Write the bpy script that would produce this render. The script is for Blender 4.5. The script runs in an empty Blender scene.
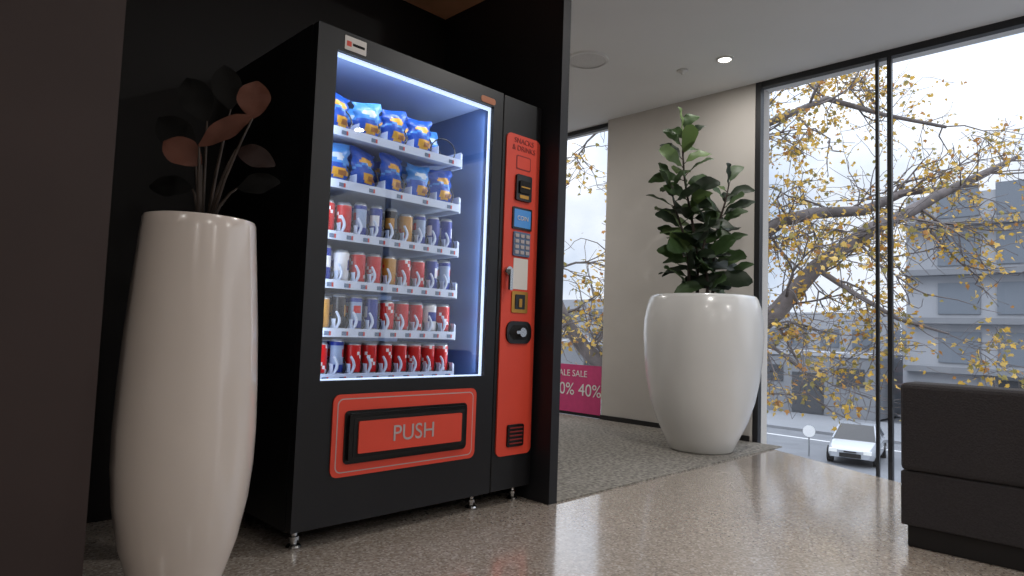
import bpy, math, random
from mathutils import Vector, Matrix
random.seed(7)
S=bpy.context.scene
S.view_settings.view_transform='Standard'
S.view_settings.look='None'
COL=S.collection

# ------------------------------------------------------------------ helpers
def lin(c):
    return tuple(((v/255)/12.92 if v/255<=0.04045 else (((v/255)+0.055)/1.055)**2.4) for v in c)
def mat(name,rgb,rough=0.5,metal=0.0,var=0.0,scale=20,bump=0.0,emit=0.0,coat=0.0,spec=None,emitc=None,trans=0.0):
    m=bpy.data.materials.new(name); m.use_nodes=True
    nt=m.node_tree; b=nt.nodes['Principled BSDF']
    c=lin(rgb)
    b.inputs['Base Color'].default_value=(*c,1)
    b.inputs['Roughness'].default_value=rough
    b.inputs['Metallic'].default_value=metal
    b.inputs['Coat Weight'].default_value=coat
    if spec is not None: b.inputs['Specular IOR Level'].default_value=spec
    if emit>0:
        b.inputs['Emission Color'].default_value=(*(lin(emitc) if emitc else c),1)
        b.inputs['Emission Strength'].default_value=emit
    tc=nt.nodes.new('ShaderNodeTexCoord')
    if var>0 or bump>0:
        n=nt.nodes.new('ShaderNodeTexNoise'); n.inputs['Scale'].default_value=scale
        n.inputs['Detail'].default_value=4
        nt.links.new(tc.outputs['Object'],n.inputs['Vector'])
        if var>0:
            r=nt.nodes.new('ShaderNodeValToRGB')
            r.color_ramp.elements[0].position=0.3; r.color_ramp.elements[1].position=0.7
            r.color_ramp.elements[0].color=(*[v*(1-var) for v in c],1)
            r.color_ramp.elements[1].color=(*[min(1,v*(1+var)) for v in c],1)
            nt.links.new(n.outputs['Fac'],r.inputs['Fac']); nt.links.new(r.outputs['Color'],b.inputs['Base Color'])
        if bump>0:
            bp=nt.nodes.new('ShaderNodeBump'); bp.inputs['Strength'].default_value=bump; bp.inputs['Distance'].default_value=0.01
            nt.links.new(n.outputs['Fac'],bp.inputs['Height']); nt.links.new(bp.outputs['Normal'],b.inputs['Normal'])
    if trans>0:
        o=[x for x in nt.nodes if x.type=='OUTPUT_MATERIAL'][0]
        tr=nt.nodes.new('ShaderNodeBsdfTranslucent'); tr.inputs['Color'].default_value=(*c,1)
        mx=nt.nodes.new('ShaderNodeMixShader'); mx.inputs[0].default_value=trans
        nt.links.new(b.outputs[0],mx.inputs[1]); nt.links.new(tr.outputs[0],mx.inputs[2]); nt.links.new(mx.outputs[0],o.inputs['Surface'])
    return m
def glass(name,base=0.04,tint=(1,1,1)):
    m=bpy.data.materials.new(name); m.use_nodes=True; nt=m.node_tree
    nt.nodes.clear()
    o=nt.nodes.new('ShaderNodeOutputMaterial'); mx=nt.nodes.new('ShaderNodeMixShader')
    t=nt.nodes.new('ShaderNodeBsdfTransparent'); t.inputs['Color'].default_value=(*tint,1)
    g=nt.nodes.new('ShaderNodeBsdfGlossy'); g.inputs['Roughness'].default_value=0.0
    lw=nt.nodes.new('ShaderNodeLayerWeight')
    p=nt.nodes.new('ShaderNodeMath'); p.operation='POWER'; p.inputs[1].default_value=5
    a=nt.nodes.new('ShaderNodeMath'); a.operation='MULTIPLY_ADD'; a.inputs[1].default_value=0.9; a.inputs[2].default_value=base
    nt.links.new(lw.outputs['Facing'],p.inputs[0]); nt.links.new(p.outputs[0],a.inputs[0])
    nt.links.new(a.outputs[0],mx.inputs[0]); nt.links.new(t.outputs[0],mx.inputs[1]); nt.links.new(g.outputs[0],mx.inputs[2])
    nt.links.new(mx.outputs[0],o.inputs['Surface'])
    return m

def empty(name,loc):
    e=bpy.data.objects.new(name,None); e.location=loc; e.empty_display_size=0.1; COL.objects.link(e); return e

class MB:
    def __init__(s): s.v=[];s.f=[];s.m=[]
    def add(s,vs,fs,mi=0):
        o=len(s.v); s.v+= [tuple(x) for x in vs]
        for f in fs:
            s.f.append([o+i for i in f]); s.m.append(mi)
    def box(s,x0,x1,y0,y1,z0,z1,mi=0):
        s.add([(x0,y0,z0),(x1,y0,z0),(x1,y1,z0),(x0,y1,z0),(x0,y0,z1),(x1,y0,z1),(x1,y1,z1),(x0,y1,z1)],
              [(0,3,2,1),(4,5,6,7),(0,1,5,4),(1,2,6,5),(2,3,7,6),(3,0,4,7)],mi)
    def lathe(s,c,prof,seg=32,mi=0,caps=True,matf=None):
        o=len(s.v);cx,cy,cz=c
        for r,z in prof:
            for k in range(seg):
                a=2*math.pi*k/seg; s.v.append((cx+r*math.cos(a),cy+r*math.sin(a),cz+z))
        for i in range(len(prof)-1):
            for k in range(seg):
                k2=(k+1)%seg
                s.f.append([o+i*seg+k,o+i*seg+k2,o+(i+1)*seg+k2,o+(i+1)*seg+k])
                s.m.append(matf(i,k) if matf else mi)
        if caps:
            s.f.append([o+k for k in range(seg)][::-1]); s.m.append(matf(0,0) if matf else mi)
            n=len(prof)-1
            s.f.append([o+n*seg+k for k in range(seg)]); s.m.append(matf(n,0) if matf else mi)
    def tube(s,pts,rad,seg=6,mi=0):
        pts=[Vector(p) for p in pts]; n=len(pts); o=len(s.v)
        if not hasattr(rad,'__len__'): rad=[rad]*n
        pn=None
        for i,p in enumerate(pts):
            d=(pts[min(i+1,n-1)]-pts[max(i-1,0)])
            if d.length<1e-9: d=Vector((0,0,1))
            d.normalize()
            if pn is None:
                a=Vector((0,0,1)) if abs(d.z)<0.9 else Vector((1,0,0))
                pn=d.cross(a).normalized()
            else:
                pn=(pn-d*pn.dot(d)); pn.normalize()
            b=d.cross(pn)
            for k in range(seg):
                t=2*math.pi*k/seg
                s.v.append(tuple(p+(pn*math.cos(t)+b*math.sin(t))*rad[i]))
        for i in range(n-1):
            for k in range(seg):
                k2=(k+1)%seg
                s.f.append([o+i*seg+k,o+i*seg+k2,o+(i+1)*seg+k2,o+(i+1)*seg+k]); s.m.append(mi)
        s.f.append([o+k for k in range(seg)][::-1]); s.m.append(mi)
        s.f.append([o+(n-1)*seg+k for k in range(seg)]); s.m.append(mi)
    def rrect(s,x0,x1,z0,z1,r,yf,yb,mi=0,n=6):
        pts=[]
        for cx,cz,a0 in ((x1-r,z1-r,0),(x0+r,z1-r,90),(x0+r,z0+r,180),(x1-r,z0+r,270)):
            for k in range(n+1):
                a=math.radians(a0+90*k/n); pts.append((cx+r*math.cos(a),cz+r*math.sin(a)))
        N=len(pts); vs=[(p[0],yf,p[1]) for p in pts]+[(p[0],yb,p[1]) for p in pts]
        fs=[list(range(N)),[N+i for i in range(N)][::-1]]+[[i,N+i,N+(i+1)%N,(i+1)%N] for i in range(N)]
        s.add(vs,fs,mi)
    def ycyl(s,x,z,r,yf,yb,mi=0,seg=20):
        vs=[(x+r*math.cos(2*math.pi*k/seg),yf,z+r*math.sin(2*math.pi*k/seg)) for k in range(seg)]
        vs+=[(a,yb,c) for a,b,c in vs]
        fs=[list(range(seg)),[seg+i for i in range(seg)][::-1]]+[[i,seg+i,seg+(i+1)%seg,(i+1)%seg] for i in range(seg)]
        s.add(vs,fs,mi)
    def leaf(s,base,d,nrm,L,W,droop=0.1,fold=0.15,mi=0,shape='obov',n=7):
        base=Vector(base); d=Vector(d).normalized(); nrm=Vector(nrm); nrm=(nrm-d*nrm.dot(d))
        if nrm.length<1e-3: nrm=d.orthogonal()
        nrm.normalize(); sd=d.cross(nrm); vs=[]
        for i in range(n+1):
            t=i/n
            if shape=='obov': w=(t+0.02)**0.75*(1.0-t+0.003)**0.42*1.55
            else: w=(math.sin(math.pi*min(1,max(0.02,t*0.97+0.01))))**0.8
            w*=W/2
            c=base+d*L*t+Vector((0,0,-1))*droop*L*t*t
            for v in (-1,-0.5,0,0.5,1):
                vs.append(c+sd*w*v+nrm*(abs(v)*w*fold*2 + 0.04*W*math.sin(t*14+v*3)*abs(v)))
        fs=[]
        for i in range(n):
            for j in range(4):
                a=i*5+j; fs.append((a,a+1,a+6,a+5))
        s.add(vs,fs,mi)
    def build(s,name,mats,parent=None,smooth=False,bevel=0,subsurf=0):
        mn=[min(v[i] for v in s.v) for i in range(3)]; mx=[max(v[i] for v in s.v) for i in range(3)]
        c=Vector([(mn[i]+mx[i])/2 for i in range(3)])
        me=bpy.data.meshes.new(name)
        me.from_pydata([tuple(Vector(v)-c) for v in s.v],[],s.f)
        for m in mats: me.materials.append(m)
        me.polygons.foreach_set('material_index',s.m)
        if smooth: me.polygons.foreach_set('use_smooth',[True]*len(s.f))
        me.update()
        ob=bpy.data.objects.new(name,me); COL.objects.link(ob)
        if parent: ob.parent=parent; ob.location=c-parent.location
        else: ob.location=c
        if bevel:
            b=ob.modifiers.new('bevel','BEVEL'); b.width=bevel; b.segments=3; b.limit_method='ANGLE'; b.angle_limit=math.radians(40)
        return ob
def smooth_angle(ob,deg=40):
    me=ob.data
    import bmesh
    bm=bmesh.new(); bm.from_mesh(me)
    bmesh.ops.recalc_face_normals(bm,faces=bm.faces)
    for e in bm.edges:
        if len(e.link_faces)==2 and e.calc_face_angle(0)>math.radians(deg): e.smooth=False
    for f in bm.faces: f.smooth=True
    bm.to_mesh(me); bm.free()
def boxobj(name,b,m,parent=None,bevel=0):
    q=MB(); q.box(*b); return q.build(name,[m],parent,bevel=bevel)
def text(name,body,size,loc,m,parent,rot=(math.radians(90),0,0),ext=0.0008,align='CENTER'):
    cu=bpy.data.curves.new(name,'FONT'); cu.body=body; cu.size=size; cu.extrude=ext
    cu.align_x=align; cu.align_y='CENTER'; cu.materials.append(m)
    ob=bpy.data.objects.new(name,cu); COL.objects.link(ob)
    ob.rotation_euler=rot
    if parent: ob.parent=parent; ob.location=Vector(loc)-parent.location
    else: ob.location=loc
    return ob

# ------------------------------------------------------------------ materials
M_wall=mat('beige_plaster',(192,187,181),0.85,var=0.03,scale=3)
M_ceil=mat('ceiling_paint',(222,221,219),0.9,var=0.02,scale=2)
M_black=mat('black_panel',(15,12,12),0.6,var=0.15,scale=4,spec=0.25)
M_brown=mat('dark_brown_panel',(56,45,43),0.65,var=0.1,scale=3,spec=0.3)
M_wood=mat('timber_ceiling',(225,165,125),0.5,var=0.1,scale=6)
M_frame=mat('window_frame_black',(28,28,30),0.4,var=0.05)
M_part=mat('partition_charcoal',(26,26,30),0.5,var=0.1,scale=5,spec=0.4)
M_glass=glass('window_glass',0.02)
M_vglass=glass('vending_glass',0.04)

def terrazzo():
    m=mat('terrazzo',(120,100,86),0.2)
    nt=m.node_tree; b=nt.nodes['Principled BSDF']; tc=[n for n in nt.nodes if n.type=='TEX_COORD'][0]
    v=nt.nodes.new('ShaderNodeTexVoronoi'); v.inputs['Scale'].default_value=125
    nt.links.new(tc.outputs['Object'],v.inputs['Vector'])
    sep=nt.nodes.new('ShaderNodeSeparateColor'); nt.links.new(v.outputs['Color'],sep.inputs[0])
    r=nt.nodes.new('ShaderNodeValToRGB'); r.color_ramp.interpolation='CONSTANT'
    cols=[(0,(172,160,148)),(0.3,(148,134,122)),(0.45,(186,175,163)),(0.62,(126,111,100)),(0.74,(204,195,184)),(0.86,(160,140,122)),(0.94,(222,215,206))]
    e=r.color_ramp.elements; e[0].position=0; e[0].color=(*lin(cols[0][1]),1); e[1].position=cols[1][0]; e[1].color=(*lin(cols[1][1]),1)
    for p,c in cols[2:]:
        q=e.new(p); q.color=(*lin(c),1)
    nt.links.new(sep.outputs[0],r.inputs['Fac'])
    mx=nt.nodes.new('ShaderNodeMix'); mx.data_type='RGBA'
    n=nt.nodes.new('ShaderNodeTexNoise'); n.inputs['Scale'].default_value=1.3; nt.links.new(tc.outputs['Object'],n.inputs['Vector'])
    mx.inputs[0].default_value=0.4
    nt.links.new(r.outputs['Color'],mx.inputs[6]); mx.inputs[7].default_value=(*lin((168,156,145)),1)
    nt.links.new(mx.outputs[2],b.inputs['Base Color'])
    mr=nt.nodes.new('ShaderNodeMapRange'); mr.inputs[3].default_value=0.14; mr.inputs[4].default_value=0.28
    nt.links.new(n.outputs['Fac'],mr.inputs[0]); nt.links.new(mr.outputs[0],b.inputs['Roughness'])
    b.inputs['Coat Weight'].default_value=1.0; b.inputs['Coat Roughness'].default_value=0.11; b.inputs['Coat IOR'].default_value=1.6
    return m
M_floor=terrazzo()
M_carpet=mat('grey_carpet',(130,125,117),0.95,var=0.55,scale=45,bump=0.7)

# ------------------------------------------------------------------ room shell
def prism(name,poly,z0,z1,m):
    n=len(poly); q=MB()
    q.add([(x,y,z1) for x,y in poly]+[(x,y,z0) for x,y in poly],
          [list(range(n)),[n+i for i in range(n)][::-1]]+[[i,n+i,n+(i+1)%n,(i+1)%n] for i in range(n)])
    return q.build(name,[m])
prism('floor',[(-4,-6),(4.3,-6),(4.3,0.9),(4.45,1.22),(4.92,2.15),(5.03,2.3),(5.03,6.5),(-4,6.5)],-0.3,0,M_floor)
boxobj('carpet',(2.415,5.025,2.06,6.49,0.0,0.008),M_carpet)
boxobj('ceiling',(-4,5.3,-6,6.5,2.9,3.15),M_ceil)
boxobj('wall_right',(5.03,5.3,2.30,3.78,-0.3,2.9),M_wall)
boxobj('baseboard_right',(5.015,5.03,2.32,3.78,0.008,0.05),M_frame)
boxobj('wall_back',(2.412,5.3,6.5,6.7,-0.3,3.15),M_wall)
boxobj('wall_left',(-4.2,-4,-6,2.05,-0.3,3.15),M_wall)
boxobj('wall_front',(-4.2,5.2,-6.2,-6,-0.3,3.15),M_wall)
boxobj('wall_alcove_back',(0.38,2.412,3.0,3.12,0,2.9),M_black)
boxobj('wall_alcove_right',(2.355,2.412,2.06,3.0,0,2.9),M_part)
boxobj('wall_corridor',(2.30,2.412,3.12,6.5,0,2.9),M_wall)
boxobj('wall_alcove_left',(0.38,0.44,1.97,3.0,0,2.9),M_black)
boxobj('wall_entry',(-4,0.44,1.92,1.97,0,2.9),M_brown)
boxobj('wall_alcove_bulkhead',(0.44,2.355,2.06,2.12,2.66,2.9),M_black)
boxobj('ceiling_alcove',(0.44,2.355,2.12,3.0,2.66,2.70),M_wood)

# windows
w1=empty('window_1',(5.06,-1.8,1.4))
q=MB(); q.box(5.055,5.065,-6,2.30,-4,2.9); q.build('glass',[M_glass],w1)
q=MB()
q.box(5.03,5.09,2.255,2.298,-0.3,2.9)
q.box(5.03,5.09,-6,2.25,2.85,2.9)
q.box(5.04,5.07,1.398,1.418,-4,2.85)
q.box(5.03,5.07,1.312,1.340,-4,2.85)
for y in (-0.9,-3.2,-5.4): q.box(5.03,5.10,y,y+0.045,-4,2.85)
q.build('frame',[M_frame],w1)
w2=empty('window_2',(5.12,5.0,1.4))
q=MB(); q.box(5.115,5.125,3.78,6.5,0,2.9); q.build('glass',[M_glass],w2)
q=MB(); q.box(5.09,5.15,3.781,3.81,0,2.9); q.box(5.09,5.15,3.81,6.5,2.86,2.899); q.box(5.09,5.15,3.81,6.5,0,0.03); q.box(5.09,5.15,5.1,5.14,0.03,2.86)
q.build('frame',[M_frame],w2)
M_pink=mat('pink_vinyl',(206,70,125),0.6,var=0.05)
M_white=mat('white_print',(235,235,235),0.5)
sg=empty('sale_banner',(5.09,4.3,0.25))
boxobj('panel',(5.088,5.092,3.83,5.05,0.03,0.50),M_pink,sg)
rz=(math.radians(90),0,math.radians(-90))
text('banner_text','50% 40%',0.17,(5.083,4.13,0.25),M_white,sg,rot=rz)
text('banner_text_small','SALE SALE',0.09,(5.083,4.20,0.41),M_white,sg,rot=rz)

# ceiling fittings
M_lamp=mat('lamp_diffuser',(255,250,240),0.5,emit=12)
M_wplast=mat('white_plastic',(215,213,208),0.4)
def downlight(x,y,p,z=2.9,warm=(1,0.97,0.93)):
    e=empty('downlight',(x,y,z))
    q=MB(); q.lathe((x,y,z-0.012),[(0.045,0.006),(0.05,0),(0.062,0.002),(0.065,0.0119)],24,caps=False); q.build('trim_ring',[M_wplast],e,smooth=True)
    q=MB(); q.lathe((x,y,z-0.006),[(0.044,0),(0.044,0.004)],24); q.build('diffuser',[M_lamp],e)
    l=bpy.data.lights.new('lamp','AREA'); l.shape='DISK'; l.size=0.09; l.energy=p; l.color=warm
    o=bpy.data.objects.new('lamp',l); COL.objects.link(o); o.parent=e; o.location=(0,0,-0.02)
downlight(4.44,2.27,8)
for x,y,p in ((2.9,0.9,22),(1.4,0.2,9),(3.6,-1.6,30),(0.6,-2.0,20),(-1.8,0.2,12),(-1.8,-3.6,22),(1.8,-4.2,26),(3.6,4.9,28)):  # unseen downlights, added to brighten the interior
    downlight(x,y,p)
e=empty('ceiling_speaker',(3.79,3.06,2.9))
M_grille=mat('speaker_grille',(205,203,200),0.7,var=0.1,scale=200)
q=MB(); q.lathe((3.79,3.06,2.888),[(0.14,0.0),(0.16,0.0),(0.165,0.0119)],40,caps=False); q.build('rim',[M_ceil],e)
q=MB(); q.lathe((3.79,3.06,2.893),[(0.141,0),(0.141,0.006)],40); q.build('grille',[M_grille],e)
q=MB(); q.lathe((4.43,2.62,2.868),[(0.012,0),(0.014,0.01),(0.02,0.018),(0.04,0.022),(0.042,0.0315)],20); q.build('ceiling_sprinkler',[M_wplast],smooth=True)  # small sprinkler head on the ceiling

# ------------------------------------------------------------------ vending machine
V=empty('vending_machine',(1.73,2.55,0.0))
K_body=mat('machine_black_paint',(21,21,24),0.42,var=0.08,scale=8,spec=0.4)
K_gap=mat('machine_gap',(6,6,7),0.8)
K_red=mat('machine_red_panel',(214,68,47),0.5,var=0.03,scale=6)
K_dred=mat('machine_dark_red',(130,30,25),0.5)
K_liner=mat('machine_liner',(138,158,198),0.4)
K_blue=mat('machine_inner_blue',(58,80,124),0.35)
K_tray=mat('tray_white',(196,210,236),0.4)
K_led=mat('led_strip',(205,225,255),0.4,emit=1.1)
K_metal=mat('metal_chrome',(190,190,190),0.2,metal=1)
K_gold=mat('brass_plate',(190,140,70),0.3,metal=1)
K_dark=mat('black_plastic',(12,12,13),0.3)
K_screen=mat('lcd_screen',(60,120,180),0.3,emit=0.3)
K_paper=mat('paper_label',(215,210,205),0.6)
K_greytxt=mat('grey_print',(175,165,165),0.5)
K_key=mat('keypad_grey',(90,110,140),0.4)
X0,X1,XS=1.119,2.342,2.076; YF=2.172; YB=2.96; ZB,ZT=0.07,1.93
q=MB()
q.box(X0,X0+0.045,YF+0.045,YB,ZB,ZT)
q.box(XS-0.03,X1,YF+0.045,YB,ZB,ZT)
q.box(X0+0.045,XS-0.03,YF+0.045,YB,ZB,0.575)
q.box(X0+0.045,XS-0.03,YF+0.045,YB,1.875,ZT)
q.box(X0+0.045,XS-0.03,YB-0.06,YB,0.575,1.875)
q.build('cabinet',[K_body],V)
q=MB()
gx0,gx1,gz0,gz1=1.201,2.013,0.604,1.846
q.box(X0,gx0,YF,YF+0.04,ZB+0.005,ZT-0.003)
q.box(gx1,XS-0.004,YF,YF+0.04,ZB+0.005,ZT-0.003)
q.box(gx0,gx1,YF,YF+0.04,gz1,ZT-0.003)
q.box(gx0,gx1,YF,YF+0.04,ZB+0.005,gz0)
q.build('main_door',[K_body],V)
q=MB(); q.box(XS+0.002,X1,YF,YF+0.04,ZB+0.005,ZT-0.003); q.build('service_door',[K_body],V,bevel=0.006)
q=MB()
q.box(X0+0.046,1.185,YF+0.05,YB-0.07,0.576,1.874,0)
q.box(1.186,XS-0.06,YB-0.10,YB-0.07,0.576,1.874,0)
q.box(1.186,XS-0.06,YF+0.05,YB-0.10,0.576,0.59,0)
q.box(1.186,XS-0.06,YF+0.05,YB-0.10,1.86,1.874,0)
q.box(XS-0.058,XS-0.031,YF+0.05,YB-0.07,0.576,1.874,1)
q.build('interior_liner',[K_liner,K_blue],V)
q=MB(); q.box(gx0,gx1,YF+0.012,YF+0.016,gz0,gz1); q.build('door_glass',[M_vglass],V)
q=MB()
t=0.009
q.box(gx0,gx0+t,YF+0.02,YF+0.03,gz0,gz1); q.box(gx1-t,gx1,YF+0.02,YF+0.03,gz0,gz1)
q.box(gx0+t,gx1-t,YF+0.02,YF+0.03,gz1-t*1.7,gz1); q.box(gx0+t,gx1-t,YF+0.02,YF+0.03,gz0,gz0+t*0.6)
q.build('led_strips',[K_led],V)
def vlamp(name,loc,rot,sx,sy,en):
    l=bpy.data.lights.new(name,'AREA'); l.shape='RECTANGLE'; l.size=sx; l.size_y=sy; l.energy=en; l.color=(0.84,0.92,1)
    o=bpy.data.objects.new(name,l); COL.objects.link(o); o.parent=V; o.location=Vector(loc)-V.location; o.rotation_euler=rot
vlamp('top_lamp',(1.6,YF+0.06,1.845),(math.radians(30),0,0),0.74,0.02,1.9)
vlamp('side_lamp_a',(1.205,YF+0.055,1.22),(math.radians(90),0,math.radians(-35)),0.02,1.2,1.1)
vlamp('side_lamp_b',(2.005,YF+0.055,1.22),(math.radians(90),0,math.radians(35)),0.02,1.2,2.1)
q=MB()
q.rrect(1.257,1.966,0.247,0.552,0.03,YF-0.006,YF,0)
q.build('delivery_fascia',[K_red],V)
q=MB()
q.rrect(1.275,1.948,0.262,0.537,0.024,YF-0.0066,YF-0.0061,1)
q.rrect(1.279,1.944,0.266,0.533,0.022,YF-0.0072,YF-0.0067,0)
q.build('fascia_pinstripe',[K_red,K_greytxt],V)
q=MB()
q.rrect(1.306,1.908,0.293,0.491,0.018,YF-0.012,YF-0.0077,0)
q.rrect(1.318,1.897,0.303,0.481,0.012,YF-0.026,YF-0.012,0)
q.rrect(1.336,1.88,0.318,0.466,0.006,YF-0.028,YF-0.0262,1)
q.build('delivery_flap_surround',[K_dark,K_gap],V)
q=MB(); q.rrect(1.354,1.862,0.332,0.452,0.006,YF-0.034,YF-0.0282,0); q.build('delivery_flap',[K_red],V)
text('push_lettering','PUSH',0.088,(1.61,YF-0.0352,0.392),K_greytxt,V)
q=MB()
q.rrect(2.098,2.328,0.232,1.752,0.03,YF-0.007,YF,0)
q.build('control_fascia',[K_red],V)
cx=2.214; y1=YF-0.0072
q=MB()
q.rrect(cx-0.052,cx+0.052,1.435,1.56,0.01,y1-0.012,y1,0)
q.rrect(cx-0.036,cx+0.036,1.47,1.53,0.006,y1-0.02,y1-0.012,3)
q.rrect(cx-0.03,cx+0.03,1.496,1.502,0.002,y1-0.022,y1-0.02,1)
q.rrect(cx-0.03,cx+0.03,1.446,1.462,0.003,y1-0.014,y1-0.012,1)
q.rrect(cx-0.066,cx+0.066,1.296,1.402,0.006,y1-0.006,y1,0)
q.rrect(cx-0.056,cx+0.056,1.306,1.392,0.003,y1-0.007,y1-0.006,2)
q.rrect(cx-0.056,cx+0.056,1.168,1.284,0.006,y1-0.008,y1,4)
for i in range(4):
    for j in range(3):
        a=cx-0.036+j*0.036; b=1.186+i*0.0265
        q.rrect(a-0.012,a+0.012,b-0.008,b+0.008,0.003,y1-0.012,y1-0.008,5)
q.rrect(cx-0.046,cx+0.052,1.01,1.158,0.003,y1-0.002,y1,6)
q.rrect(cx-0.052,cx+0.056,0.898,1.0,0.008,y1-0.005,y1,7)
q.rrect(cx-0.03,cx+0.034,0.915,0.985,0.004,y1-0.008,y1-0.005,0)
q.rrect(cx-0.008,cx+0.012,0.925,0.965,0.004,y1-0.011,y1-0.008,7)
q.rrect(cx-0.08,cx+0.086,0.752,0.858,0.04,y1-0.008,y1,0)
q.rrect(cx-0.058,cx+0.064,0.77,0.84,0.03,y1-0.009,y1-0.008,3)
q.ycyl(cx+0.008,0.806,0.022,y1-0.03,y1-0.009,8)
q.rrect(cx-0.045,cx+0.01,0.799,0.813,0.007,y1-0.038,y1-0.03,8)
q.rrect(cx-0.052,cx+0.056,0.272,0.374,0.01,y1-0.008,y1,0)
for i in range(5): q.rrect(cx-0.04,cx+0.044,0.284+i*0.018,0.29+i*0.018,0.002,y1-0.011,y1-0.008,9)
q.ycyl(2.128,1.09,0.022,y1-0.02,y1,8); q.rrect(2.119,2.137,1.0,1.10,0.006,y1-0.034,y1-0.02,8)
q.build('payment_controls',[K_dark,K_gold,K_screen,K_gap,K_key,K_greytxt,K_paper,K_gold,K_metal,K_dred],V)
text('fascia_lettering','SNACKS\n& DRINKS',0.036,(cx,y1-0.001,1.705),K_dred,V)
q=MB(); q.rrect(cx-0.05,cx+0.05,1.585,1.655,0.01,y1-0.001,y1,0); q.rrect(cx-0.044,cx+0.044,1.591,1.649,0.008,y1-0.0018,y1-0.001,1); q.build('fascia_emblem',[K_dred,K_red],V)
text('screen_text','COIN',0.03,(cx,y1-0.009,1.35),K_paper,V)
q=MB(); q.rrect(1.228,1.322,1.858,1.912,0.003,YF-0.002,YF,0); q.rrect(1.236,1.256,1.873,1.893,0.002,YF-0.003,YF-0.002,1)
q.rrect(1.262,1.314,1.879,1.889,0.001,YF-0.003,YF-0.002,2)
q.rrect(1.93,2.02,1.853,1.882,0.012,YF-0.002,YF,3); q.build('stickers',[K_paper,K_red,K_gap,mat('orange_sticker',(170,100,60),0.5)],V)
q=MB()
for fx in (X0+0.05,XS-0.05,X1-0.05):
    for fy in (YF+0.07,YB-0.08):
        q.lathe((fx,fy,0.0),[(0.026,0),(0.028,0.006),(0.024,0.012),(0.012,0.016),(0.012,0.028),(0.018,0.03),(0.018,0.042),(0.011,0.044),(0.011,0.07)],14)
q.build('levelling_feet',[K_metal],V)
# shelves
SZ=[1.58,1.372,1.168,0.978,0.79,0.614]
sx0,sx1=1.232,1.912; sy0,sy1=2.272,2.78
K_tag=mat('price_tag_red',(190,60,60),0.5)
q=MB()
for i,z in enumerate(SZ):
    q.box(sx0,sx1,sy0,sy1,z-0.012,z,0)
    q.box(sx0,sx1,sy0-0.008,sy0,z-0.026,z+0.008,0)
    n=9 if i>1 else 5
    step=(sx1-sx0)/n
    for k in range(n+1):
        a=sx0+k*step; a=min(max(a,sx0+0.002),sx1-0.002)
        q.box(a-0.0015,a+0.0015,sy0,sy1,z,z+0.045,0)
    for k in range(n):
        a=sx0+(k+0.5)*step
        q.box(a-0.012,a+0.008,sy0-0.0095,sy0-0.008,z-0.02,z-0.004,1)
        q.box(a+0.009,a+0.016,sy0-0.0095,sy0-0.008,z-0.02,z-0.004,2)
    q.box(sx0-0.02,sx0,sy0,sy1,z-0.012,z+0.03,0); q.box(sx1,sx1+0.006,sy0,sy1,z-0.03,z+0.04,0)
q.build('shelf_trays',[K_tray,K_key,K_tag],V)
q=MB()
for i,z in enumerate(SZ):
    n=9 if i>1 else 5; step=(sx1-sx0)/n
    for k in range(n):
        a=sx0+(k+0.5)*step; r=min(step*0.46,0.05); pts=[]
        N=54; turns=3
        for t in range(N+1):
            th=-math.pi/2+2*math.pi*turns*t/N
            pts.append((a+r*math.cos(th),sy0+0.002+0.32*t/N,z+r+0.004+r*math.sin(th)))
        q.tube(pts,0.003,5,0)
        if i>1:
            pts=[(a-step*0.45+0.016*math.sin(u*math.pi),sy0+0.004,z+0.004+u*0.07) for u in [j/8 for j in range(9)]]
            q.tube(pts,[0.0065*(1-0.5*abs(u-0.4)) for u in [j/8 for j in range(9)]],6,1)
q.build('vend_spirals',[K_dark,K_tray],V,smooth=True)
cc={'red':(190,14,20),'white':(222,226,236),'blue':(20,48,146),'silver':(146,166,202),'black':(20,20,34),'gold':(180,132,52)}
cnames=list(cc)+['alu']; cm=[mat('can_'+k,v,0.35) for k,v in cc.items()]+[mat('can_alu',(190,195,200),0.3,metal=0.8)]
ci={k:i for i,k in enumerate(cnames)}
rows={2:['red','red','silver','blue','black','gold','silver','blue','blue'],
 3:['blue','white','red','red','gold','red','red','blue','silver'],
 4:['gold','black','silver','blue','red','red','red','white','red'],
 5:['red','silver','red','red','red','red','red','red','red']}
sec={'red':'white','silver':'red','blue':'white','black':'gold','gold':'red','white':'blue'}
q=MB()
for i,row in rows.items():
    step=(sx1-sx0)/9
    for k,c in enumerate(row):
        for dpt in range(3):
            a=sx0+(k+0.5)*step; slim=(c in('silver','blue','black'))
            r=0.0275 if slim else 0.0315; h=0.142 if slim else 0.13
            A,B=ci[c],ci[sec[c]]; al=ci['alu']; ph=random.random()*6; bl=ci['blue']
            def mf(ii,kk,A=A,B=B,al=al,ph=ph,c=c,bl=bl):
                if ii==0 or ii>=9: return al
                u=(kk/16*2*math.pi+ph)
                if c in('red','gold'): return B if (abs(math.sin(u*1.0+ii*0.45))<0.12) else A
                if c=='silver': return bl if ii in(1,2,8) else (B if (ii in(5,6) and math.cos(u*2)>0.3) else A)
                return B if (ii in(4,5,6) and math.cos(u*2)>0.2) else A
            prof=[(r*0.8,0),(r,0.01)]+[(r,0.01+(h-0.022)*j/8) for j in range(1,9)]+[(r*0.84,h),(r*0.8,h-0.003)]
            q.lathe((a,sy0+0.045+dpt*0.075,SZ[i]+0.001),prof,16,caps=True,matf=mf)
ob=q.build('drink_cans',cm,V,smooth=True)
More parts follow.
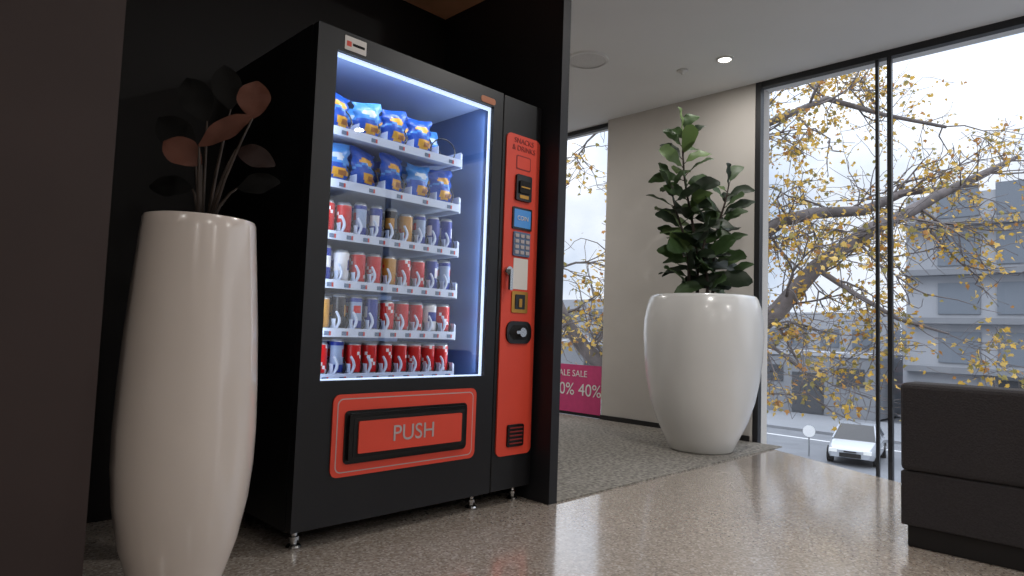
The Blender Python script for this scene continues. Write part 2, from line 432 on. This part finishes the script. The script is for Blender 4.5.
# chip bags
bm_=[mat('bag_blue',(22,78,180),0.3),mat('bag_lightblue',(70,140,215),0.3),mat('bag_yellow',(215,160,50),0.35),mat('bag_white',(190,205,225),0.3),mat('bag_brown',(150,95,45),0.4)]
def bag(q,x,y,z,w,h,t,style,yaw,lean):
    nx,nz=14,16; cy_,sy_=math.cos(yaw),math.sin(yaw); ph=random.random()*9
    for side in (-1,1):
        o=len(q.v)
        for j in range(nz+1):
            v=j/nz
            for i in range(nx+1):
                u=i/nx
                bul=(max(0,math.sin(math.pi*u))**0.55)*(max(0,math.sin(math.pi*min(1,max(0,(v-0.04)/0.92))))**0.55)
                ww=w*(1-0.14*math.sin(math.pi*v)**0.8)
                edge=0.006*math.sin(v*22+ph)*abs(2*u-1)**3
                wr=0.006*math.sin(u*13+v*11+ph)*(0.3+abs(2*v-1))
                lx=(u-0.5)*ww+edge; ly=side*(t/2*bul)+wr*bul
                lz=v*h*(1-0.06*math.cos((u-.5)*3+ph)*abs(2*v-1))
                q.v.append((x+lx*cy_-ly*sy_,y+lx*sy_+ly*cy_+lean*lz,z+lz))
        for j in range(nz):
            for i in range(nx):
                a=o+j*(nx+1)+i
                q.f.append([a,a+1,a+nx+2,a+nx+1] if side<0 else [a,a+nx+1,a+nx+2,a+1])
                u=(i+0.5)/nx;v=(j+0.5)/nz
                m=0
                if style==1 and v>0.5: m=1
                if ((u-0.5)/0.30)**2+((v-0.66)/0.10)**2<1: m=3 if style==1 else 2
                if ((u-0.62)/0.30)**2+((v-0.26)/0.13)**2<1: m=2
                if ((u-0.70)/0.16)**2+((v-0.24)/0.08)**2<1: m=4
                if abs(v-0.46-0.12*math.sin(u*4))<0.03: m=1
                q.m.append(m)
q=MB()
for row,z in ((0,SZ[0]),(1,SZ[1])):
    step=(sx1-sx0)/5
    for k in range(5):
        for dpt in range(3):
            st=1 if (k+row)%3==1 else 0
            if row==0 and k==4 and dpt==0: continue
            bag(q,sx0+(k+0.5)*step+random.uniform(-.004,.004),sy0+0.055+dpt*0.095,z+0.006,0.134,0.155+0.012*random.random(),0.066,st,random.uniform(-.18,.18),random.uniform(0,.15))
q.build('snack_bags',bm_,V,smooth=True)
smooth_angle(bpy.data.objects['cabinet'],30)

# ------------------------------------------------------------------ planters
ER=Vector((0.7071,-0.7071,0)); EF=Vector((0.7071,0.7071,0)); UP=Vector((0,0,1))
K_pot=mat('glazed_white_ceramic',(206,195,187),0.2,coat=0.5,var=0.02,scale=3)
K_pot2=mat('glazed_white_ceramic_large',(222,221,219),0.22,coat=0.5,var=0.02,scale=3)
K_soil=mat('potting_soil',(45,35,28),0.95,var=0.4,scale=60,bump=0.8)
K_stem=mat('plant_stem',(50,38,30),0.7,var=0.2)
PX,PY=0.690,1.996
P1=empty('potted_rubber_plant',(PX,PY,0))
q=MB()
pr=[(0.0,0.0),(0.092,0.0),(0.100,0.012),(0.122,0.083),(0.154,0.183),(0.176,0.30),(0.185,0.40),(0.187,0.50),(0.183,0.64),(0.176,0.78),(0.165,0.94),(0.155,1.07),(0.153,1.095),(0.149,1.104),(0.141,1.105),(0.137,1.098),(0.137,1.03),(0.0,1.03)]
q.lathe((PX,PY,0),pr,64,caps=False); o=q.build('pot',[K_pot],P1,smooth=True); smooth_angle(o,50)
q=MB(); q.lathe((PX,PY,1.03),[(0.134,0),(0.134,0.03),(0.06,0.04),(0.0,0.042)],32,caps=False); q.build('soil',[K_soil],P1,smooth=True)
K_rub=[mat('rubber_leaf_dark',(16,15,14),0.7,var=0.2,scale=5,spec=0.2),mat('rubber_leaf_burgundy',(92,56,44),0.6,var=0.25,scale=8,spec=0.3),mat('rubber_leaf_brown',(46,31,28),0.6,var=0.2,scale=5,spec=0.3)]
q=MB(); ql=MB()
c1=Vector((PX,PY,1.06))
L1=[(0.146,0.345,(0.05,1.0),0.12,0.098,1,-0.03),(0.01,0.25,(47,33),0.18,0.07,1,-0.06),(0.01,0.20,(-38,25),0.135,0.09,1,-0.04),(0.09,0.26,(38,-12),0.125,0.07,2,0.0),
    (-0.06,0.26,(-0.8,0.8),0.16,0.10,0,0.05),(-0.03,0.36,(-0.5,1),0.16,0.10,0,0.06),(0.04,0.40,(-0.2,1),0.15,0.09,0,0.06),
    (-0.04,0.14,(-1,0.1),0.13,0.07,0,0.02),(0.09,0.15,(0.8,0.2),0.13,0.07,0,0.03)]
for a,z,(dr,dz),L,W,mi,dp in L1:
    b=c1+ER*a+UP*z+EF*dp
    r0_=c1+ER*(a*0.15)+EF*dp*0.3
    q.tube([r0_,r0_.lerp(b,0.4)+UP*0.03,r0_.lerp(b,0.75)+UP*0.02,b],[0.006,0.005,0.004,0.0025],7,0)
    ql.leaf(b,ER*dr+UP*dz,-EF+UP*0.25+ER*0.1,L,W,0.06,0.1,mi,'oval',10)
q.build('stems',[K_stem],P1,smooth=True); ql.build('leaves',K_rub,P1,smooth=True)

cp=Vector((4.35,2.37,0))
P2=empty('potted_fiddle_leaf_fig',cp)
pr=[(0,0.008),(0.215,0.008),(0.228,0.02),(0.262,0.10),(0.318,0.217),(0.365,0.36),(0.395,0.505),(0.415,0.67),(0.423,0.83),(0.418,0.94),(0.402,1.03),(0.382,1.09),(0.370,1.11),(0.356,1.115),(0.346,1.11),(0.344,1.03),(0,1.03)]
q=MB(); q.lathe(cp,pr,72,caps=False); o=q.build('pot',[K_pot2],P2,smooth=True); smooth_angle(o,50)
q=MB(); q.lathe((cp.x,cp.y,1.03),[(0.34,0),(0.34,0.03),(0.1,0.045),(0,0.046)],36,caps=False); q.build('soil',[K_soil],P2,smooth=True)
K_fig=[mat('fig_leaf',(62,84,48),0.5,var=0.25,scale=6,trans=0.2,spec=0.35),mat('fig_leaf_light',(92,114,66),0.5,var=0.2,scale=6,trans=0.2,spec=0.35),mat('fig_leaf_dark',(38,52,34),0.5,var=0.2,scale=6,trans=0.1,spec=0.35)]
q=MB(); ql=MB()
c2=cp+UP*1.06
random.seed(33)
for (a,b,h,lean) in [(-0.03,0,1.28,-0.14),(0.05,0.03,0.90,0.12),(-0.08,-0.04,0.86,-0.16),(0.0,-0.05,0.55,0.0)]:
    base=c2+ER*a+EF*b; pts=[]
    for i in range(9):
        t=i/8; pts.append(base+UP*h*t+ER*(lean*t+0.02*math.sin(t*7+a*20)))
    q.tube(pts,[0.014*(1-0.6*i/8) for i in range(9)],8)
    n=int(h*30); ang=random.random()*6
    for i in range(n):
        t=0.10+0.90*i/(n-1); p=base+UP*h*t+ER*(lean*t+0.02*math.sin(t*7+a*20))
        ang+=2.399
        out=ER*math.cos(ang)+EF*math.sin(ang)*0.8
        up=random.uniform(0.0,0.8)+0.5*t*t
        if i>=n-2: up=2.0
        L=random.uniform(0.22,0.30)*(1.0 if t<0.8 else 0.85)
        d=(out+UP*up).normalized()
        q.tube([p,p+d*0.03],[0.004,0.003],5)
        nr=UP*0.5-out*0.8+Vector((random.uniform(-.7,.7),random.uniform(-.7,.7),0))-EF*0.9
        ql.leaf(p+d*0.03,d,nr,L,L*random.uniform(0.6,0.72),random.uniform(0.1,0.4),0.08,random.choice([0,0,0,1,2,2]),'obov',8)
q.build('stems',[K_stem],P2,smooth=True); ql.build('leaves',K_fig,P2,smooth=True)

# ------------------------------------------------------------------ sofa
K_fab=mat('charcoal_fabric',(54,51,53),0.9,var=0.15,scale=150,bump=0.3)
K_pl=mat('sofa_plinth',(24,22,23),0.6)
SO=empty('sofa',(3.47,-0.25,0))
boxobj('plinth',(3.06,3.87,-1.26,0.745,0,0.085),K_pl,SO,0.004)
boxobj('base',(3.042,3.89,-1.28,0.765,0.086,0.30),K_fab,SO,0.006)
boxobj('backrest',(3.04,3.22,-1.28,0.767,0.30,0.657),K_fab,SO,0.022)
boxobj('arm_1',(3.222,3.89,0.60,0.767,0.30,0.58),K_fab,SO,0.03)
boxobj('arm_2',(3.222,3.89,-1.28,-1.11,0.30,0.58),K_fab,SO,0.03)
boxobj('cushion_1',(3.225,3.88,-0.25,0.597,0.302,0.44),K_fab,SO,0.035)
boxobj('cushion_2',(3.225,3.88,-1.107,-0.255,0.302,0.44),K_fab,SO,0.035)

# ------------------------------------------------------------------ outside
K_asph=mat('asphalt',(108,110,114),0.85,var=0.12,scale=0.8)
K_conc=mat('facade_concrete',(126,128,132),0.85,var=0.08,scale=0.3)
K_conc2=mat('facade_light',(158,160,165),0.85,var=0.05,scale=0.3)
K_win=mat('facade_window',(112,119,128),0.3)
K_dk=mat('facade_dark',(68,70,74),0.7)
K_line=mat('road_paint',(225,225,225),0.7)
boxobj('street_ground',(5.6,160,-90,140,-4.2,-4.0),K_asph)
boxobj('footpath',(36,43.9,-60,90,-4.0,-3.86),K_conc)
q=MB()
for i in range(14): q.box(24,24.15,-18+i*6,-15+i*6,-4.0,-3.985)
q.box(33.5,33.65,-60,90,-4.0,-3.985)
for i in range(8): q.box(33.65,36,-20+i*6,-19.88+i*6,-4.0,-3.985)
q.build('road_marking',[K_line])
q=MB()
q.box(44,50,12.4,60,-3.86,-0.1,0)
q.box(43.9,50,12.4,60,-0.1,0.15,1)
for y in (15.4,20.5,26,33): q.box(43.95,43.99,y,y+2.0,-3.8,-1.2,2)
for y in (13,18,23.4,29.5): q.box(43.95,43.99,y,y+1.6,-1.9,-0.8,2)
q.build('garage_building',[K_conc,K_conc2,K_dk])
q=MB()
q.box(46,60,-40,11.2,-3.9,10,0)
for f in range(4):
    z=-0.4+f*2.9
    q.box(45.3,46,-40,11.2,z-0.35,z,1)
    for k in range(17):
        y=-39+k*2.9
        q.box(45.9,45.99,y,y+2.1,z+0.25,z+2.1,2)
for k in range(9): q.box(45.6,45.99,-38+k*5.6,-37.4+k*5.6,-3.9,-0.8,1)
for k in range(8): q.box(45.9,45.99,-36+k*5.6,-32.6+k*5.6,-3.9,-1.0,3)
q.build('office_building',[K_conc2,K_conc,K_win,K_dk])
q=MB()
q.box(62,75,14,40,-3.9,3.5,0); q.box(70,84,40,80,-3.9,5.5,0)
for k in range(9):
    q.box(61.9,61.99,15+k*2.7,16.6+k*2.7,0.4,2.0,1)
for k in range(10):
    for f in range(2): q.box(69.9,69.99,42+k*3.6,44+k*3.6,-0.5+f*3,1.2+f*3,1)
q.build('apartment_building',[K_conc2,K_win])
q=MB(); q.tube([(28.6,10.6,-4),(28.6,10.6,-2.7)],0.035,8,0)
d=Vector((-0.93,-0.35,0)); q.tube([Vector((28.57,10.59,-2.95)),Vector((28.57,10.59,-2.95))+d*0.03],0.24,20,1)
q.build('road_sign',[K_metal,K_line])
# car
K_car=mat('car_paint',(165,169,175),0.25,coat=0.5)
K_cg=mat('car_glass',(22,27,34),0.1)
K_ty=mat('car_tyre',(20,20,20),0.8)
K_hl=mat('car_headlight',(240,240,235),0.2)
CA=empty('car',(29.7,9.05,-4.0))
def carpart(name,mb,mats,**k):
    ob=mb.build(name,mats,None,**k); ob.parent=CA; return ob
q=MB()
st=[(-2.15,0.42,0.80,0.70),(-2.05,0.30,0.92,0.80),(-1.5,0.24,0.96,0.88),(-0.6,0.22,0.94,0.90),(0.6,0.22,0.92,0.90),(1.3,0.24,0.86,0.88),(1.85,0.28,0.74,0.82),(2.12,0.34,0.62,0.70)]
vs=[]
for x,zb,zt,hw in st:
    vs+= [(x,-hw*0.92,zb),(x,-hw,zb+0.18),(x,-hw*0.98,zt-0.12),(x,-hw*0.86,zt),(x,hw*0.86,zt),(x,hw*0.98,zt-0.12),(x,hw,zb+0.18),(x,hw*0.92,zb)]
fs=[]
for i in range(len(st)-1):
    for k in range(8):
        k2=(k+1)%8; fs.append((i*8+k,i*8+k2,(i+1)*8+k2,(i+1)*8+k))
fs+=[tuple(range(8))[::-1],tuple(56+k for k in range(8))]
q.add(vs,fs,0); body=carpart('body',q,[K_car]); smooth_angle(body,35)
q=MB()
cab=[(-1.75,0.93,0.78),(-1.15,1.40,0.62),(0.1,1.44,0.62),(0.95,0.90,0.76)]
base=[(-1.85,0.90,0.80),(-1.15,0.92,0.82),(0.1,0.92,0.82),(1.05,0.86,0.80)]
vs=[]
for (xb,zb,wb),(xt,zt,wt) in zip(base,cab): vs+=[(xb,-wb,zb),(xt,-wt,zt),(xt,wt,zt),(xb,wb,zb)]
q.add(vs,[(0,1,5,4),(4,5,9,8),(8,9,13,12)],1); q.add(vs,[(3,7,6,2),(7,11,10,6),(11,15,14,10)],1)
q.add(vs,[(1,2,6,5)],1); q.add(vs,[(5,6,10,9)],0); q.add(vs,[(9,10,14,13)],1); q.add(vs,[(0,3,2,1),(12,13,14,15)],1)
for s in (-1,1):
    for (a,b) in (((-1.72,s*0.80,0.93),(-1.15,s*0.64,1.41)),((-1.15,s*0.64,1.42),(0.1,s*0.64,1.45)),((0.1,s*0.64,1.44),(0.98,s*0.79,0.90)),((-0.35,s*0.83,0.92),(-0.35,s*0.64,1.43))):
        q.tube([a,b],0.035,6,0)
carpart('cabin',q,[K_car,K_cg])
q=MB()
for x in (-1.32,1.32):
    for s in (-1,1):
        q.tube([(x,s*0.72,0.32),(x,s*0.915,0.32)],0.32,20,0); q.tube([(x,s*0.90,0.32),(x,s*0.93,0.32)],0.2,14,1)
carpart('wheels',q,[K_ty,K_metal])
q=MB()
for s in (-1,1):
    q.box(1.98,2.13,s*0.60-0.14,s*0.60+0.14,0.52,0.66,0)
q.box(2.05,2.15,-0.38,0.38,0.36,0.52,1); q.box(2.08,2.17,-0.22,0.22,0.56,0.6,1)
carpart('headlights_and_grille',q,[K_hl,K_ty])
CA.rotation_euler=(0,0,math.radians(-135-35))

# ------------------------------------------------------------------ street tree
K_bark=mat('tree_bark',(104,97,96),0.9,var=0.3,scale=4,bump=0.5)
K_lv=[mat('leaf_yellow',(208,168,72),0.6,var=0.15,scale=2,trans=0.35),mat('leaf_olive',(146,134,76),0.6,var=0.15,scale=2,trans=0.35),mat('leaf_gold',(218,184,104),0.6,var=0.15,scale=2,trans=0.35),mat('leaf_russet',(176,124,62),0.6,var=0.15,scale=2,trans=0.35)]
T0=EF*11+ER*2.8
TR=empty('plane_tree',(T0.x,T0.y,-4))
def TP(r,dz,z): return EF*(11+dz)+ER*r+UP*z
tb=MB(); tl=MB()
rnd=random.Random(11)
LOB=[(0,0.0),(0.10,0.42),(0.35,0.34),(0.48,0.62),(0.62,0.26),(1.15,0.0)]
def putleaf(p):
    s=rnd.uniform(0.045,0.095)
    d=Vector((rnd.gauss(0,1),rnd.gauss(0,1),rnd.gauss(-0.4,0.7))).normalized()
    n=Vector((rnd.gauss(0,1),rnd.gauss(0,1),rnd.gauss(0,1)))
    n=n-d*n.dot(d); n.normalize(); sd=d.cross(n); p=Vector(p)
    a=[p+d*s*x+sd*s*y+n*s*.25*y for x,y in LOB]
    b=[p+d*s*x-sd*s*y+n*s*.25*y for x,y in LOB[1:-1]]
    tl.add(a+b,[(0,1,2,3,4,5),(5,9,8,7,6,0)],rnd.choice([0,0,0,1,1,2,2,3]))
def grow(p,d,L,r,dep,dens):
    n=4; pts=[p]; dd=d.copy()
    for i in range(n):
        dd=(dd+Vector((rnd.gauss(0,.22),rnd.gauss(0,.22),rnd.gauss(0,.2)))).normalized()
        nx=pts[-1]+dd*L/n
        if nx.z<-0.35: dd.z=abs(dd.z)+0.1; dd.normalize(); nx=pts[-1]+dd*L/n
        pts.append(nx)
    tb.tube(pts,[max(.004,r*(1-0.6*i/n)) for i in range(n+1)],5 if dep else 4,0)
    if dep>0:
        for i in range(1,n+1):
            k=2 if dep>1 else 1
            for _ in range(k):
                if rnd.random()<0.8:
                    nd=(dd+Vector((rnd.gauss(0,.8),rnd.gauss(0,.8),rnd.gauss(-0.1,.7)))).normalized()
                    grow(pts[i],nd,L*rnd.uniform(.5,.75),r*0.5,dep-1,dens)
    if dep<=1:
        cl=rnd.random()<0.6
        for i in range(1,n+1):
            for _ in range(2 if cl else 1):
                if rnd.random()<dens*(0.95 if cl else 0.3): putleaf(pts[i]+Vector((rnd.gauss(0,.06),rnd.gauss(0,.06),rnd.gauss(-.03,.06))))
limbs=[
 ([(2.9,0,-4),(2.85,0,-2),(2.77,0,0.07),(2.95,0.1,1.0),(3.0,0.2,2.4),(2.9,0.3,4.0),(2.6,0.4,6.0)],[.30,.26,.24,.19,.15,.11,.06],3,.6),
 ([(2.77,0,0.0),(2.1,-.1,0.1),(1.54,-.2,0.28),(1.2,-.3,0.6),(0.9,-.3,1.0),(0.5,-.2,1.9),(0.2,0,3.2)],[.18,.16,.15,.12,.10,.07,.03],3,.6),
 ([(2.8,0,0.2),(3.5,-.3,0.6),(4.3,-.5,1.28),(4.87,-.6,2.0),(5.7,-.6,2.62),(6.4,-.5,2.95),(7.0,-.4,3.3),(8.6,0,4.1)],[.19,.17,.15,.13,.12,.10,.08,.03],3,.65),
 ([(2.95,.1,1.4),(3.5,.3,2.1),(4.25,.5,2.6),(4.8,.5,2.95),(5.35,.5,3.1),(6.3,.6,3.2),(7.0,.6,3.55),(8.5,.8,3.8)],[.16,.14,.125,.115,.11,.09,.07,.03],3,.65),
 ([(3.0,.2,2.6),(3.7,.6,3.9),(4.6,.8,4.8),(5.8,1.0,5.4),(7.0,1.2,5.2),(8.2,1.2,5.0)],[.10,.085,.07,.055,.04,.03],4,.95),
 ([(2.95,.2,3.2),(2.2,.3,4.0),(1.5,.3,4.6),(0.5,.2,5.2)],[.08,.06,.05,.02],2,.6),
 ([(4.87,-.6,2.0),(5.3,-.9,1.6),(5.9,-1.1,1.2),(6.6,-1.2,1.0)],[.05,.04,.03,.015],2,.6),
 ([(3.7,-.3,0.8),(4.2,-.6,0.7),(4.6,-.8,0.35),(4.9,-.8,0.0)],[.04,.03,.022,.012],2,.7),
]
for L,R,K,dens in limbs:
    pts=[TP(*p) for p in L]
    tb.tube(pts,R,10,0)
    for i in range(1,len(pts)):
        if pts[i].z<0.05 and R[0]>.2: continue
        seg=pts[i]-pts[i-1]
        for k in range(K):
            p=pts[i-1]+seg*rnd.random()
            nd=(seg.normalized()*0.5+Vector((rnd.gauss(0,.7),rnd.gauss(0,.7),rnd.gauss(0.1,.8)))).normalized()
            if R[i]<.2: grow(p,nd,rnd.uniform(.8,1.5),min(.026,R[i]*.5),2,dens)
tb.build('branches',[K_bark],TR,smooth=True)
tl.build('foliage',K_lv,TR)

# ------------------------------------------------------------------ world (overcast, brighter towards the zenith)
w=bpy.data.worlds.new('overcast_sky'); S.world=w; w.use_nodes=True; nt=w.node_tree
bg=nt.nodes['Background']; tc=nt.nodes.new('ShaderNodeTexCoord'); n=nt.nodes.new('ShaderNodeTexNoise')
n.inputs['Scale'].default_value=3.0; n.inputs['Detail'].default_value=6
r=nt.nodes.new('ShaderNodeValToRGB'); r.color_ramp.elements[0].position=0.38; r.color_ramp.elements[1].position=0.62
r.color_ramp.elements[0].color=(*lin((172,188,210)),1); r.color_ramp.elements[1].color=(*lin((243,246,252)),1)
nt.links.new(tc.outputs['Generated'],n.inputs['Vector']); nt.links.new(n.outputs['Fac'],r.inputs['Fac']); nt.links.new(r.outputs['Color'],bg.inputs['Color'])
sx=nt.nodes.new('ShaderNodeSeparateXYZ'); nt.links.new(tc.outputs['Generated'],sx.inputs[0])
mr=nt.nodes.new('ShaderNodeMapRange'); mr.inputs[1].default_value=0.2; mr.inputs[2].default_value=0.9; mr.inputs[3].default_value=1.35; mr.inputs[4].default_value=4.2
nt.links.new(sx.outputs[2],mr.inputs[0]); nt.links.new(mr.outputs[0],bg.inputs['Strength'])

# ------------------------------------------------------------------ camera
cam=bpy.data.cameras.new('camera'); co=bpy.data.objects.new('camera',cam); COL.objects.link(co); S.camera=co
cam.sensor_width=36; cam.lens=36*650/1024; cam.clip_end=500; cam.clip_start=0.05
t=math.radians(3.8); rr=0.035
f=Vector((math.cos(t)*0.70711,math.cos(t)*0.70711,math.sin(t))); r0=Vector((0.70711,-0.70711,0)); u0=r0.cross(f)
R=r0*math.cos(rr)+u0*math.sin(rr); U=u0*math.cos(rr)-r0*math.sin(rr)
m=Matrix((R,U,-f)).transposed().to_4x4(); m.translation=(0,0,0.81)
co.matrix_world=m
